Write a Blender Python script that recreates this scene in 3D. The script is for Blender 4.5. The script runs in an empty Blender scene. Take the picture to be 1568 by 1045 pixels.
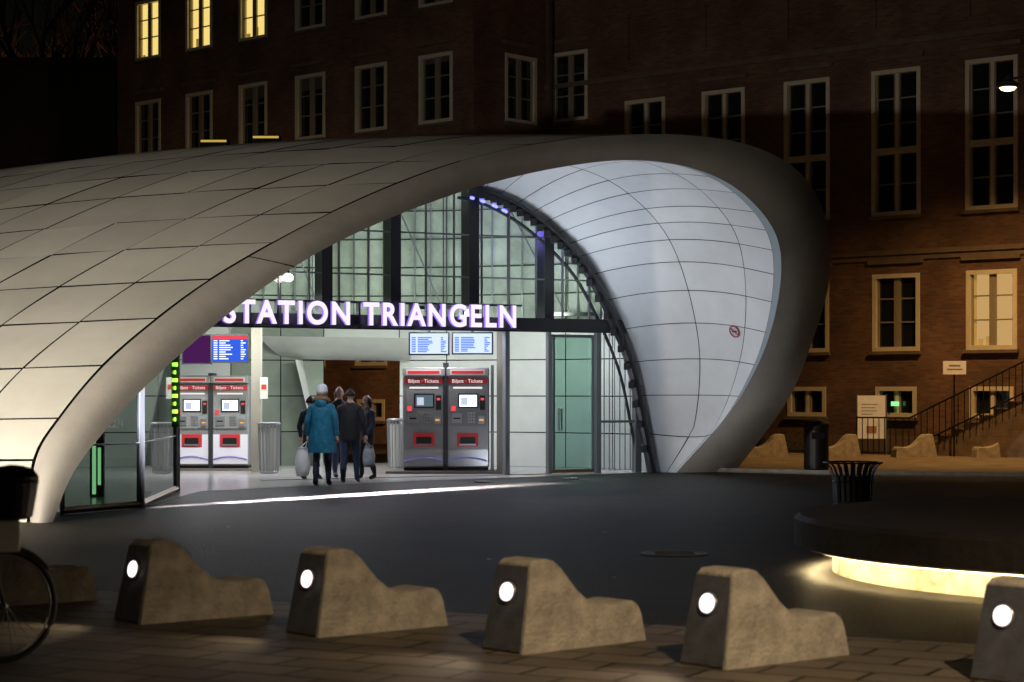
import bpy, bmesh, math, random
from mathutils import Vector, Matrix, noise
random.seed(7)
scene=bpy.context.scene
F=3000.0; H=1.7
def at(px,py,Y): return Vector(((px-784)/F*Y, Y, H+(600-py)/F*Y))   # image pixel coordinates plus a chosen depth -> metres
def gr(px,py):
    Y=F*H/(py-600); return Vector(((px-784)/F*Y,Y,0))
# ---------------------------------------------------------------- materials
MATS={}
def mat(name,col,rough=.6,metal=0,emit=None,es=0,noise_amt=0,nscale=5,bump=0,bscale=40,spec=.5,col2=None):
    if name in MATS: return MATS[name]
    m=bpy.data.materials.new(name); m.use_nodes=True; nt=m.node_tree; b=nt.nodes['Principled BSDF']
    b.inputs['Base Color'].default_value=(*col,1); b.inputs['Roughness'].default_value=rough
    b.inputs['Metallic'].default_value=metal; b.inputs['Specular IOR Level'].default_value=spec
    if emit: b.inputs['Emission Color'].default_value=(*emit,1); b.inputs['Emission Strength'].default_value=es
    tc=nt.nodes.new('ShaderNodeTexCoord')
    if noise_amt or col2:
        n=nt.nodes.new('ShaderNodeTexNoise'); n.inputs['Scale'].default_value=nscale; n.inputs['Detail'].default_value=6; n.inputs['Roughness'].default_value=.65
        nt.links.new(tc.outputs['Object'],n.inputs['Vector'])
        r=nt.nodes.new('ShaderNodeValToRGB'); r.color_ramp.elements[0].position=.32; r.color_ramp.elements[1].position=.7
        c2=col2 or tuple(c*(1-noise_amt) for c in col)
        r.color_ramp.elements[0].color=(*c2,1); r.color_ramp.elements[1].color=(*col,1)
        nt.links.new(n.outputs['Fac'],r.inputs['Fac']); nt.links.new(r.outputs['Color'],b.inputs['Base Color'])
    if bump:
        n2=nt.nodes.new('ShaderNodeTexNoise'); n2.inputs['Scale'].default_value=bscale; n2.inputs['Detail'].default_value=4
        nt.links.new(tc.outputs['Object'],n2.inputs['Vector'])
        bp=nt.nodes.new('ShaderNodeBump'); bp.inputs['Strength'].default_value=bump; bp.inputs['Distance'].default_value=.02
        nt.links.new(n2.outputs['Fac'],bp.inputs['Height']); nt.links.new(bp.outputs['Normal'],b.inputs['Normal'])
    MATS[name]=m; return m
def emat(name,col,s):
    if name in MATS: return MATS[name]
    m=bpy.data.materials.new(name); m.use_nodes=True; nt=m.node_tree; nt.nodes.clear()
    e=nt.nodes.new('ShaderNodeEmission'); o=nt.nodes.new('ShaderNodeOutputMaterial')
    e.inputs[0].default_value=(*col,1); e.inputs[1].default_value=s; nt.links.new(e.outputs[0],o.inputs[0]); MATS[name]=m; return m
def glassmat(name,tint,refl=.12,rough=.02):
    if name in MATS: return MATS[name]
    m=bpy.data.materials.new(name); m.use_nodes=True; nt=m.node_tree; nt.nodes.clear()
    t=nt.nodes.new('ShaderNodeBsdfTransparent'); g=nt.nodes.new('ShaderNodeBsdfGlossy'); mx=nt.nodes.new('ShaderNodeMixShader'); o=nt.nodes.new('ShaderNodeOutputMaterial')
    f=nt.nodes.new('ShaderNodeFresnel'); f.inputs[0].default_value=1.5
    a=nt.nodes.new('ShaderNodeMath'); a.operation='ADD'; a.inputs[1].default_value=refl
    t.inputs[0].default_value=(*tint,1); g.inputs['Roughness'].default_value=rough
    nt.links.new(f.outputs[0],a.inputs[0]); nt.links.new(a.outputs[0],mx.inputs[0]); nt.links.new(t.outputs[0],mx.inputs[1]); nt.links.new(g.outputs[0],mx.inputs[2]); nt.links.new(mx.outputs[0],o.inputs[0])
    MATS[name]=m; return m
def brickmat(name,c1,c2,mortar,scale=1.0,bw=.25,bh=.075,ms=.012,vertical=True,rough=.85,bump=.4,dirt=.5):
    m=bpy.data.materials.new(name); m.use_nodes=True; nt=m.node_tree; b=nt.nodes['Principled BSDF']; b.inputs['Roughness'].default_value=rough
    tc=nt.nodes.new('ShaderNodeTexCoord'); sp=nt.nodes.new('ShaderNodeSeparateXYZ'); cb=nt.nodes.new('ShaderNodeCombineXYZ')
    nt.links.new(tc.outputs['Object'],sp.inputs[0]); nt.links.new(sp.outputs[0],cb.inputs[0]); nt.links.new(sp.outputs[2 if vertical else 1],cb.inputs[1])
    br=nt.nodes.new('ShaderNodeTexBrick'); br.inputs['Scale'].default_value=scale
    br.inputs['Color1'].default_value=(*c1,1); br.inputs['Color2'].default_value=(*c2,1); br.inputs['Mortar'].default_value=(*mortar,1)
    br.inputs['Brick Width'].default_value=bw; br.inputs['Row Height'].default_value=bh; br.inputs['Mortar Size'].default_value=ms
    nt.links.new(cb.outputs[0],br.inputs['Vector'])
    n=nt.nodes.new('ShaderNodeTexNoise'); n.inputs['Scale'].default_value=.6; n.inputs['Detail'].default_value=8; nt.links.new(tc.outputs['Object'],n.inputs['Vector'])
    mr=nt.nodes.new('ShaderNodeMapRange'); mr.inputs[1].default_value=.3; mr.inputs[2].default_value=.7; mr.inputs[3].default_value=1-dirt; mr.inputs[4].default_value=1.15
    nt.links.new(n.outputs['Fac'],mr.inputs[0])
    mx=nt.nodes.new('ShaderNodeVectorMath'); mx.operation='SCALE'; nt.links.new(br.outputs['Color'],mx.inputs[0]); nt.links.new(mr.outputs[0],mx.inputs['Scale'])
    nt.links.new(mx.outputs[0],b.inputs['Base Color'])
    bp=nt.nodes.new('ShaderNodeBump'); bp.inputs['Strength'].default_value=bump; bp.inputs['Distance'].default_value=.01; bp.invert=True
    nt.links.new(br.outputs['Fac'],bp.inputs['Height']); nt.links.new(bp.outputs['Normal'],b.inputs['Normal'])
    return m
# ---------------------------------------------------------------- mesh helpers
def link(o,parent=None):
    scene.collection.objects.link(o)
    if parent: o.parent=parent
    return o
def empty(name,loc=(0,0,0),rot=0):
    e=bpy.data.objects.new(name,None); e.location=loc; e.rotation_euler=(0,0,rot); e.empty_display_size=.2; return link(e)
def mesh(name,v,f,m,parent=None,smooth=False,fm=None):
    me=bpy.data.meshes.new(name); me.from_pydata([tuple(x) for x in v],[],f)
    for k in (m if isinstance(m,list) else [m]): me.materials.append(k)
    if fm:
        for p,i in zip(me.polygons,fm): p.material_index=i
    if smooth:
        for p in me.polygons: p.use_smooth=True
    me.update(); return link(bpy.data.objects.new(name,me),parent)
class B:
    """accumulates boxes / tubes / lathes in one mesh"""
    def __init__(s): s.v=[];s.f=[];s.m=[];s.mats=[]
    def mi(s,m):
        if m not in s.mats: s.mats.append(m)
        return s.mats.index(m)
    def add(s,vs,fs,m):
        n=len(s.v); k=s.mi(m); s.v+= [Vector(x) for x in vs]
        for f in fs: s.f.append([i+n for i in f]); s.m.append(k)
    def box(s,x0,x1,y0,y1,z0,z1,m,mt=None,bev=0):
        c=[(x0,y0,z0),(x1,y0,z0),(x1,y1,z0),(x0,y1,z0),(x0,y0,z1),(x1,y0,z1),(x1,y1,z1),(x0,y1,z1)]
        if mt: c=[mt@Vector(p) for p in c]
        s.add(c,[(0,3,2,1),(4,5,6,7),(0,1,5,4),(1,2,6,5),(2,3,7,6),(3,0,4,7)],m)
    def tube(s,pts,r,m,n=8,cap=True):
        pts=[Vector(p) for p in pts]; rs=r if isinstance(r,(list,tuple)) else [r]*len(pts)
        vs=[];fs=[]
        for i,p in enumerate(pts):
            d=(pts[min(i+1,len(pts)-1)]-pts[max(i-1,0)]).normalized()
            a=Vector((0,0,1)) if abs(d.z)<.9 else Vector((1,0,0))
            u=d.cross(a).normalized(); w=d.cross(u).normalized()
            for k in range(n):
                t=2*math.pi*k/n; vs.append(p+(u*math.cos(t)+w*math.sin(t))*rs[i])
        for i in range(len(pts)-1):
            for k in range(n):
                k2=(k+1)%n; fs.append((i*n+k,i*n+k2,(i+1)*n+k2,(i+1)*n+k))
        if cap: fs.append(tuple(range(n))[::-1]); fs.append(tuple((len(pts)-1)*n+k for k in range(n)))
        s.add(vs,fs,m)
    def lathe(s,prof,m,c=(0,0,0),n=32,sx=1,sy=1):
        vs=[];fs=[]
        for r,z in prof:
            for k in range(n):
                t=2*math.pi*k/n; vs.append((c[0]+r*math.cos(t)*sx,c[1]+r*math.sin(t)*sy,c[2]+z))
        for i in range(len(prof)-1):
            for k in range(n):
                k2=(k+1)%n; fs.append((i*n+k,i*n+k2,(i+1)*n+k2,(i+1)*n+k))
        fs.append(tuple(range(n))[::-1]); fs.append(tuple((len(prof)-1)*n+k for k in range(n)))
        s.add(vs,fs,m)
    def make(s,name,parent=None,smooth=False,bevel=0):
        o=mesh(name,s.v,s.f,s.mats,parent,smooth,s.m)
        if bevel:
            bm=o.modifiers.new('b','BEVEL'); bm.width=bevel; bm.segments=2; bm.limit_method='ANGLE'
        return o
def text(name,s,size,m,mtx,parent=None,extrude=.02,offset=0,align='LEFT',space=1.0):
    c=bpy.data.curves.new(name,'FONT'); c.body=s; c.size=size; c.extrude=extrude; c.offset=offset; c.align_x=align; c.space_character=space
    o=bpy.data.objects.new(name,c); link(o)
    bpy.context.view_layer.update()
    me=bpy.data.meshes.new_from_object(o.evaluated_get(bpy.context.evaluated_depsgraph_get()))
    bpy.data.objects.remove(o); me.materials.clear(); me.materials.append(m)
    o=bpy.data.objects.new(name,me); link(o,parent); o.matrix_local=mtx; return o
def light(name,kind,loc,target,power,col,parent=None,**k):
    l=bpy.data.lights.new(name,kind); l.energy=power; l.color=col
    for a,b in k.items(): setattr(l,a,b)
    o=bpy.data.objects.new(name,l); link(o,parent); o.location=loc
    if target is not None:
        o.rotation_euler=(Vector(target)-Vector(loc)).to_track_quat('-Z','Y').to_euler()
    return o
def cr(P,t):
    n=len(P)-1; t=max(0,min(n,t)); i=min(int(t),n-1); u=t-i
    p0=P[max(i-1,0)];p1=P[i];p2=P[i+1];p3=P[min(i+2,n)]
    return .5*((2*p1)+(p2-p0)*u+(2*p0-5*p1+4*p2-p3)*u*u+(3*p1-p0-3*p2+p3)*u**3)
def sstep(a,b,x):
    x=max(0,min(1,(x-a)/(b-a))); return x*x*(3-2*x)
# ---------------------------------------------------------------- world + camera
w=bpy.data.worlds.new('World'); scene.world=w; w.use_nodes=True; nt=w.node_tree
sky=nt.nodes.new('ShaderNodeTexSky'); sky.sky_type='NISHITA'; sky.sun_disc=False; sky.sun_elevation=math.radians(2); sky.sun_rotation=math.radians(200)
bg=nt.nodes['Background']; nt.links.new(sky.outputs[0],bg.inputs[0]); bg.inputs[1].default_value=.0012
sl=light('city_glow_fill','SUN',(0,-10,30),(6,20,0),.009,(1,.7,.45),angle=math.radians(12))  # weak warm directional fill added as ambient city glow at night
cam=bpy.data.cameras.new('camera'); co=bpy.data.objects.new('camera',cam); link(co); co.location=(0,0,H); co.rotation_euler=(math.pi/2,0,0)
cam.lens=36*F/1568; cam.sensor_width=36; cam.shift_y=77.5/1568; cam.clip_end=800; cam.clip_start=.5
cam.dof.use_dof=True; cam.dof.focus_distance=39; cam.dof.aperture_fstop=2.8
scene.camera=co
scene.view_settings.view_transform='Standard'; scene.view_settings.look='None'; scene.view_settings.exposure=0
# ---------------------------------------------------------------- ground
g=300
mesh('ground',[(-g,-60,0),(g,-60,0),(g,g*1.5,0),(-g,g*1.5,0)],[(0,1,2,3)],mat('asphalt',(.026,.021,.016),rough=.55,noise_amt=.65,nscale=.8,bump=1,bscale=30,spec=.16))
pav=brickmat('paving_slabs',(.19,.155,.115),(.12,.096,.073),(.02,.017,.013),1,.62,.36,.018,False,.6,.8,.55)
o=mesh('pavement',[(-30,-20,0),(30,-20,0),(30,1.6,0),(-30,1.6,0)],[(0,1,2,3)],pav); o.location=(0,13.0,.004); o.rotation_euler=(0,0,math.radians(-28))
mesh('plaza_path',[(-2,44.6,.006),(2.8,43.2,.006),(6.5,40.2,.006),(30,33,.006),(40,38,.006),(26,47,.006),(14,50,.006),(2,58,.006)],[tuple(range(8))],
     mat('gravel_path',(.28,.22,.15),rough=.9,noise_amt=.55,nscale=1.5,bump=.8,bscale=25))
b=B()
for a,c in (((2.6,42.7),(6.5,39.95)),((6.5,39.95),(30,32.8))):
    b.tube([(a[0],a[1],.03),(c[0],c[1],.03)],.06,mat('kerb_granite',(.3,.27,.23),.8,noise_amt=.4),4)
b.make('kerb')
iron=mat('cast_iron',(.03,.028,.026),.5,metal=.4)
b=B(); b.lathe([(.36,.002),(.36,.012),(.31,.012),(.31,.007),(.02,.009)],iron,(1.7,20.5,0),36)
for k in range(5): b.box(1.5,1.9,20.34+k*.08,20.36+k*.08,.008,.016,iron)
b.make('manhole_cover')
b=B(); rnd=random.Random(4); pap=mat('litter_paper',(.45,.42,.36),.8)
for k in range(26):
    x,y=rnd.uniform(-6,8),rnd.uniform(16,34); s_=rnd.uniform(.015,.05); r_=rnd.uniform(0,3)
    b.add([(x+s_*math.cos(r_+q*1.57),y+s_*math.sin(r_+q*1.57),.012+rnd.uniform(0,.02)) for q in range(4)],[(0,1,2,3)],pap)
b.make('scattered_litter')
# ---------------------------------------------------------------- brick buildings
brick=brickmat('red_brick',(.24,.12,.075),(.15,.066,.042),(.15,.12,.095))
cream=mat('cream_frame',(.74,.69,.56),.5,noise_amt=.15,nscale=4)
stone=mat('pale_stone',(.20,.145,.11),.8,noise_amt=.4,nscale=2)
stepst=mat('step_stone',(.27,.20,.15),.8,noise_amt=.45,nscale=3)
dgl=mat('dark_window_glass',(.012,.014,.016),.08,spec=.8)
litm=emat('lit_window_yellow',(1,.74,.22),.95)
litw=emat('lit_window_pale',(1,.60,.22),.55)
dark=mat('dark_interior',(.02,.02,.02),.9)
def facade(name,org,e,L,Ht,wins,parent):
    M=Matrix(((e[0],-e[1],0,org[0]),(e[1],e[0],0,org[1]),(0,0,1,0),(0,0,0,1)))
    xs={0,L}; zs={0,Ht}
    for (u,z0,z1,wd,k) in wins: xs|={u-wd/2,u+wd/2}; zs|={z0,z1}
    xs=sorted(xs); zs=sorted(zs); b=B()
    for i in range(len(xs)-1):
        for j in range(len(zs)-1):
            cx=(xs[i]+xs[i+1])/2; cz=(zs[j]+zs[j+1])/2
            if any(abs(cx-u)<wd/2 and z0<cz<z1 and k!='niche' for (u,z0,z1,wd,k) in wins): continue
            y=.06 if any(abs(cx-u)<wd/2 and z0<cz<z1 for (u,z0,z1,wd,k) in wins) else 0
            b.add([(xs[i],y,zs[j]),(xs[i+1],y,zs[j]),(xs[i+1],y,zs[j+1]),(xs[i],y,zs[j+1])],[(0,1,2,3)],brick)
    for (u,z0,z1,wd,k) in wins:
        d=.06 if k=='niche' else .3; a=u-wd/2; c=u+wd/2
        b.add([(a,0,z0),(c,0,z0),(c,0,z1),(a,0,z1),(a,d,z0),(c,d,z0),(c,d,z1),(a,d,z1)],[(0,4,5,1),(1,5,6,2),(2,6,7,3),(3,7,4,0)],brick)
    b.make(name+'_wall',parent).matrix_local=M
    b=B(); inner=mat('window_sash',(.28,.25,.19),.5); rw=random.Random(5)
    for (u,z0,z1,wd,k) in wins:
        if k=='niche': continue
        a=u-wd/2; c=u+wd/2; fw=.12; y0=-.03; y1=.12
        b.box(a,a+fw,y0,y1,z0,z1,cream); b.box(c-fw,c,y0,y1,z0,z1,cream)
        b.box(a+fw,c-fw,y0,y1,z1-fw,z1,cream); b.box(a+fw,c-fw,y0,y1,z0,z0+fw,cream)
        b.box(a-.06,c+.06,-.13,.0-.004,z0-.09,z0-.003,stone)
        if k!='base': b.box(a-.12,c+.12,-.1,-.004,z1+.28,z1+.4,stone)
        A=a+fw;C=c-fw;Z0=z0+fw;Z1=z1-fw; h=Z1-Z0
        b.box(u-.05,u+.05,.05,.13,Z0,Z1,cream if k in('tall','base') else inner)
        if k=='base': rows=[]
        elif k=='tall':
            b.box(A,C,.0,.115,Z0+h*.44-.09,Z0+h*.44+.09,cream); rows=[.2,.64,.82]
        else: rows=[.36,.70]
        for r in rows: b.box(A,C,.075,.12,Z0+h*r-.02,Z0+h*r+.02,inner)
        for sgn in(-1,1):
            x0,x1=(A,u-.05) if sgn<0 else (u+.05,C)
            for q in (x0,x1-.05): b.box(q,q+.05,.06,.125,Z0,Z1,inner)
        gm=litm if k=='lit' else litw if k=='litw' else dgl
        b.add([(A,.135,Z0),(C,.135,Z0),(C,.135,Z1),(A,.135,Z1)],[(0,1,2,3)],gm)
        if k in('lit','litw'):
            cu=mat('curtain',(.35,.27,.14),.9,emit=(1,.6,.15),es=.25)
            b.box(A,A+.13,.128,.1335,Z0,Z1,cu)
            for q in range(2):
                hx=random.uniform(A+.1,C-.25); b.box(hx,hx+random.uniform(.1,.2),.127,.1325,Z0,Z0+random.uniform(.1,.35)*h*.5,cu)
        elif k!='base' and rw.random()<.6:
            bl=mat('window_blind',(.10,.09,.075),.8); dz=rw.uniform(.08,.35)*h
            b.box(A,C,.128,.1335,Z1-dz,Z1,bl)
    b.make(name+'_windows',parent).matrix_local=M
    return M
bR=empty('brick_building'); 
e1=Vector((.763,-.646)).normalized()
wins=[(.97,10.35,12.6,1.5,'std')]
for i in range(9):
    u=3.97+2.92*i
    wins.append((u,6.66,10.79,1.55,'tall')); 
    wins.append((u,2.84,5.02,1.5,'litw' if i==4 else 'std'))
    wins.append((u,.98,1.84,1.3,'base')); wins.append((u,12.0,13.4,1.3,'niche'))
MR=facade('right',(1.1,63.4),e1,32,19,wins,bR)
b=B(); b.box(0,32,-.12,-.003,5.55,5.68,stone); b.box(0,32,-.06,-.003,5.40,5.547,stone); b.box(0,32,-.08,-.003,0,.45,stone)
b.box(0,32,-.09,-.003,11.45,11.6,stone); b.box(-.2,32,-.5,6,19,19.4,stone); b.box(0,32,.4,6,0,18.99,dark)
b.make('right_trim',bR).matrix_local=MR
e2=Vector((.739,-.674)).normalized()
wins=[]
for i in range(6):
    u=1.87+2.966*i
    wins+=[(u,13.9,16.1,1.5,'lit' if i<3 else 'std'),(u,10.19,12.4,1.5,'std'),(u,6.3,8.6,1.5,'std'),(u,2.55,4.75,1.5,'std'),(u,.75,1.45,1.3,'base')]
ML=facade('wing',(-14.75,73.25),e2,18.35,19,wins,bR)
b=B(); b.box(0,18.35,-.1,-.003,5.4,5.55,stone); b.box(-.2,18.35,-.4,6,19,19.4,stone); b.box(.01,14.5,.4,6,0,18.99,dark); b.box(0,18.3,-.05,-.003,0,.4,stone)
b.make('wing_trim',bR).matrix_local=ML
e3=Vector((.674,.739)).normalized()
MS=facade('return',(-1.2,60.88),e3,3.4,19,[(2.2,10.25,12.42,1.5,'std')],bR)
b=B(); b.tube([(1.25,62.95,0),(1.25,62.95,19)],.07,mat('downpipe',(.05,.045,.04),.5)); b.make('downpipe',bR)
# ------- dark block and bare trees at far left
b=B(); b.box(-34,-16.2,80,90,0,15,mat('dark_render',(.03,.025,.022),.9)); b.box(-34.3,-16,79.7,90.2,15,15.3,mat('dark_render',(.03,.025,.022),.9))
for k in range(5):
    for r in range(4): b.box(-32+k*3.1,-30.8+k*3.1,79.93,79.99,1.2+r*3.4,3.0+r*3.4,dgl)
b.make('dark_building')
bark=mat('bark',(.10,.06,.04),.9,noise_amt=.4)
def tree(x,y,h,seed):
    rnd=random.Random(seed); b=B()
    def br(p,d,l,r,dep):
        q=p+d*l; m_=p+d*l*.5+Vector((rnd.uniform(-1,1),rnd.uniform(-1,1),0))*l*.05
        b.tube([p,m_,q],[r,r*.85,r*.65],bark,5,False)
        if dep==0: return
        for k in range(3 if dep>1 else 4):
            nd=(d+Vector((rnd.uniform(-.7,.7),rnd.uniform(-.7,.7),rnd.uniform(-.1,.5)))).normalized()
            br(p.lerp(q,rnd.uniform(.6,1)),nd,l*rnd.uniform(.6,.82),r*.6,dep-1)
    br(Vector((x,y,0)),Vector((0,0,1)),h*.32,h*.016,5); return b.make('bare_tree')
for i,(x,y) in enumerate([(-30,96),(-25.5,99),(-22,94),(-27.5,93),(-19.5,97)]): tree(x,y,25+i%3*2,i+3)
light('yard_lamp_glow','POINT',(-24,91.5,12),None,600,(1,.5,.32),shadow_soft_size=.3)
# ---------------------------------------------------------------- station shell
Rr=[(80,800,25.5),(112,725,25.9),(165,655,26.6),(235,580,27.5),(320,505,28.6),(400,443,29.6),(485,388,30.6),(570,346,31.6),(660,310,32.6),(750,281,33.6),(850,258,34.5),(950,246,35.2),(1040,253,35.8),(1110,278,36.3),(1160,318,36.8),(1190,365,37.3),(1196,420,37.9),(1185,490,38.6),(1160,560,39.4),(1115,635,40.3),(1035,724,41.13)]
Oo=[(46,800,25.5),(55,705,25.9),(93,640,26.4),(160,560,27.3),(243,488,28.4),(325,428,29.5),(420,372,30.5),(510,325,31.5),(610,281,32.5),(710,246,33.5),(815,222,34.5),(930,208,35.3),(1050,207,36),(1145,222,36.6),(1215,256,37.2),(1255,308,37.8),(1270,370,38.3),(1268,440,38.9),(1243,525,39.6),(1205,615,40.4),(1125,722,41.8)]
Gg=[(40,744.5),(100,520),(180,400),(280,330),(400,285),(500,268),(580,265),(640,270),(690,279),(722,287),(742,291),(765,299),(792,312),(820,330),(848,353),(876,380),(906,418),(940,485),(968,555),(985,635),(1002,723)]
def facY(px): return 77.17/(1.9375-(px-784)/3000)
RP=[at(*p) for p in Rr]; OP=[at(*p) for p in Oo]; GP=[at(a,c,facY(a)) for a,c in Gg]
for L_ in (RP,OP,GP): L_[0].z=-.02; L_[-1].z=-.02
R_=lambda t:cr(RP,t); O_=lambda t:cr(OP,t); G_=lambda t:cr(GP,t)
def ff(x): return math.sqrt(max(.02,1-(min(x,0)/22)**2))
def Sout(t,d):
    O=O_(t); k=sstep(11,20,t); D=Vector((-1,0,0)).lerp(Vector((-.3,.95,0)),k).normalized()
    P=O+D*d; fx=ff(P.x)/ff(O.x); P.z*=fx; P.y=38+(P.y-38)*fx; return P
def Sin(t,v):
    P=R_(t).lerp(G_(t),v); n=Vector((P.x-.3,0,P.z-1.5)); 
    if n.length>0: n.normalize()
    n=(n+Vector((0,.3,0))).normalized()
    amp=.45*min(1,max(0,P.z)/1.2+.15)
    return P+n*amp*math.sin(math.pi*v)
shell=empty('station_entrance_shell')
def panelmat(name,base,r=.5): return mat(name,base,r,noise_amt=.14,nscale=.9,spec=.3)
def panels(name,S,ts,us,sub,gap,mats,back,backmat,keep,parent,tilt=.009):
    v=[];f=[];fm=[]; rnd=random.Random(3); uv=[];uf=[]
    for i in range(len(ts)-1):
        for j in range(len(us)-1):
            t0,t1,u0,u1=ts[i],ts[i+1],us[j],us[j+1]
            if not keep(t0,t1,u0,u1): continue
            lt=(S(t1,(u0+u1)/2)-S(t0,(u0+u1)/2)).length+1e-6; lu=(S((t0+t1)/2,u1)-S((t0+t1)/2,u0)).length+1e-6
            for layer in (0,1):
                gt=gap/lt*(t1-t0) if layer==0 else 0; gu=gap/lu*(u1-u0) if layer==0 else 0
                if gt*2>=(t1-t0) or gu*2>=(u1-u0): continue
                V=v if layer==0 else uv; Fc=f if layer==0 else uf; n0=len(V); mi=rnd.choices(range(len(mats)),k=1)[0]
                tl=[rnd.uniform(-tilt,tilt) for _ in range(4)]
                for a in range(sub+1):
                    for c in range(sub+1):
                        t=t0+gt+(t1-t0-2*gt)*a/sub; u=u0+gu+(u1-u0-2*gu)*c/sub; P=S(t,u)
                        du=(S(t,u+.02)-S(t,u-.02)); dt=(S(min(t+.05,20),u)-S(max(t-.05,0),u)); n=du.cross(dt)
                        if n.length>0: n.normalize()
                        if layer==1: P=P+n*back
                        else:
                            A_=a/sub;C_=c/sub; P=P+n*(tl[0]*(1-A_)*(1-C_)+tl[1]*A_*(1-C_)+tl[2]*(1-A_)*C_+tl[3]*A_*C_)
                        V.append(P)
                for a in range(sub):
                    for c in range(sub):
                        q=n0+a*(sub+1)+c; Fc.append((q,q+1,q+sub+2,q+sub+1)); 
                        if layer==0: fm.append(mi)
    mesh(name,v,f,mats,parent,True,fm); mesh(name+'_joint_backing',uv,uf,backmat,parent,True)
jb=mat('joint_dark',(.008,.008,.008),.95,spec=0)
jb2=mat('joint_grey',(.06,.06,.065),.95,spec=0)
outm=[panelmat('shell_panel_a',(.60,.58,.53)),panelmat('shell_panel_b',(.54,.52,.475)),panelmat('shell_panel_c',(.63,.61,.56))]
ds=[0.03]+[1.18*k for k in range(1,24)]
def keep(t0,t1,u0,u1):
    if t0>=14: return u1<2.4
    if t0>=12: return u1<1.3 if t0>=13 else (u1<2.4 or u1>5.5)
    return O_((t0+t1)/2).x-u1>-20
def keep2(t0,t1,u0,u1):
    if t0>=14: return u1<2.4
    if t0>=13: return u1<1.3
    return O_((t0+t1)/2).x-u1>-20
def nrm(S,t,u): return (S(t,u+.02)-S(t,u-.02)).cross(S(t+.05,u)-S(t-.05,u)).normalized()
cen=Vector((-6,38,1))
n=nrm(Sout,5,3); sgn=-1 if n.dot(Sout(5,3)-cen)>0 else 1
panels('outer_panels',Sout,[k for k in range(0,21)],ds,4,.018,outm,.035*sgn,jb,keep2,shell)
inm=[panelmat('inner_panel_a',(.66,.68,.70),.65),panelmat('inner_panel_b',(.63,.65,.675),.65)]
n=nrm(Sin,16,.5); sg=1 if n.dot(Vector((1,0,.2)))>0 else -1
ts=[9,10,11,12,12.8,13.5,14.2,14.8,15.4,16.05,16.65,17.3,18,18.65,19.3,20]
panels('inner_panels',Sin,list(range(0,9))+ts,[.05,.25,.6,1],5,.009,inm,.03*sg,jb2,lambda *a:True,shell,.003)
rimm=mat('rim_concrete',(.44,.41,.38),.6,noise_amt=.2,nscale=1.2,bump=.2,bscale=16)
v=[];f=[];NT=160;NU=8
for i in range(NT+1):
    t=20*i/NT; a=R_(t); c=O_(t)
    for j in range(NU+1):
        u=j/NU; v.append(a.lerp(c,u)+Vector((0,-.14*math.sin(math.pi*u),0)))
for i in range(NT):
    for j in range(NU): q=i*(NU+1)+j; f.append((q,q+1,q+NU+2,q+NU+1))
mesh('rim_band',v,f,rimm,shell,True)
b=B()
for t in (5.6,): b.tube([R_(t).lerp(O_(t),u)+Vector((0,-.14*math.sin(math.pi*u)-.002,0)) for u in (0,.2,.4,.6,.8,1)],.010,jb,4)
b.make('rim_joints',shell)
v=[];f=[]
for i in range(NT+1):
    t=20*i/NT
    for j in range(3): v.append(Sin(t,.05*j/2))
for i in range(NT):
    for j in range(2): q=i*3+j; f.append((q,q+1,q+4,q+3))
mesh('rim_lip',v,f,mat('lip',(.24,.28,.32),.6),shell,True)
mesh('rear_light_blocker',[(-14,37.2,5.3),(-6,37.2,6.1),(-.8,37.6,6.22),(-.6,44.6,6.3),(-2,47,6.45),(-8,47,6.45),(-14,45,6.3)],[tuple(range(7))],mat('light_blocker_grey',(.3,.3,.3),.8),shell)  # unseen sheet added to keep hall light off the brickwork behind
b=B(); rl=emat('roof_light_yellow',(.9,.62,.12),.6)
for px,py in ((327,213),(407,207)):
    p=at(px,py,36.5); b.box(p.x-.26,p.x+.26,p.y,p.y+.3,p.z-.28,p.z+.0,jb); b.box(p.x-.24,p.x+.24,p.y-.01,p.y-.003,p.z-.06,p.z-.02,rl)
b.make('roof_lights',shell)
# ---------------------------------------------------------------- glazed front
steel=mat('dark_steel',(.045,.047,.05),.4,metal=.3); gsteel=mat('grey_steel',(.22,.23,.24),.4,metal=.4)
glz=glassmat('clear_glass',(.86,.93,.90),.03); glg=glassmat('green_glass',(.62,.78,.72),.06)
front=empty('glazed_front')
ef=Vector((.889,.459,0)).normalized(); F0=Vector((-5.48,37,0))
MF=Matrix(((ef.x,-ef.y,0,F0.x),(ef.y,ef.x,0,F0.y),(0,0,1,0),(0,0,0,1)))
def fs(px): Y=facY(px); return ((px-784)/F*Y+5.48)/ef.x
Gs=[]
for k in range(0,401):
    p=G_(k/20); Gs.append(((p.x-F0.x)*ef.x+(p.y-F0.y)*ef.y,p.z))
def zG(s):
    for (a,za),(c,zc) in zip(Gs,Gs[1:]):
        if a<=s<=c and c>a: return za+(zc-za)*(s-a)/(c-a)
    return 0
b=B()
sL=-3.2; sR=fs(962)
b.box(sL,sR+.1,-.1,.1,2.92,3.2,steel)
for px in (500,605,725,840): 
    s=fs(px); b.box(s-.11,s+.11,-.04,.34,3.2,zG(s)-.02,steel)
for px in (775,915): s=fs(px); b.box(s-.05,s+.05,-.07,.07,0,2.92,gsteel)
s=fs(840); b.box(s-.035,s+.035,-.06,.06,0,2.92,gsteel)
s=fs(975); b.box(s-.07,s+.07,-.08,.08,0,zG(s)-.1,gsteel)
s=sL
while s<sR+.5:
    z=zG(s)
    if z>3.3: b.box(s-.012,s+.012,-.03,.03,3.2,z,gsteel)
    s+=.62
for z in (4.0,4.85):
    xs=[k[0] for k in Gs if k[1]>z]; b.box(max(min(xs),sL),max(xs),-.035,.035,z-.015,z+.015,gsteel)
b.make('frame',front).matrix_local=MF
v=[];f=[];s=sL;k=0
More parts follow.
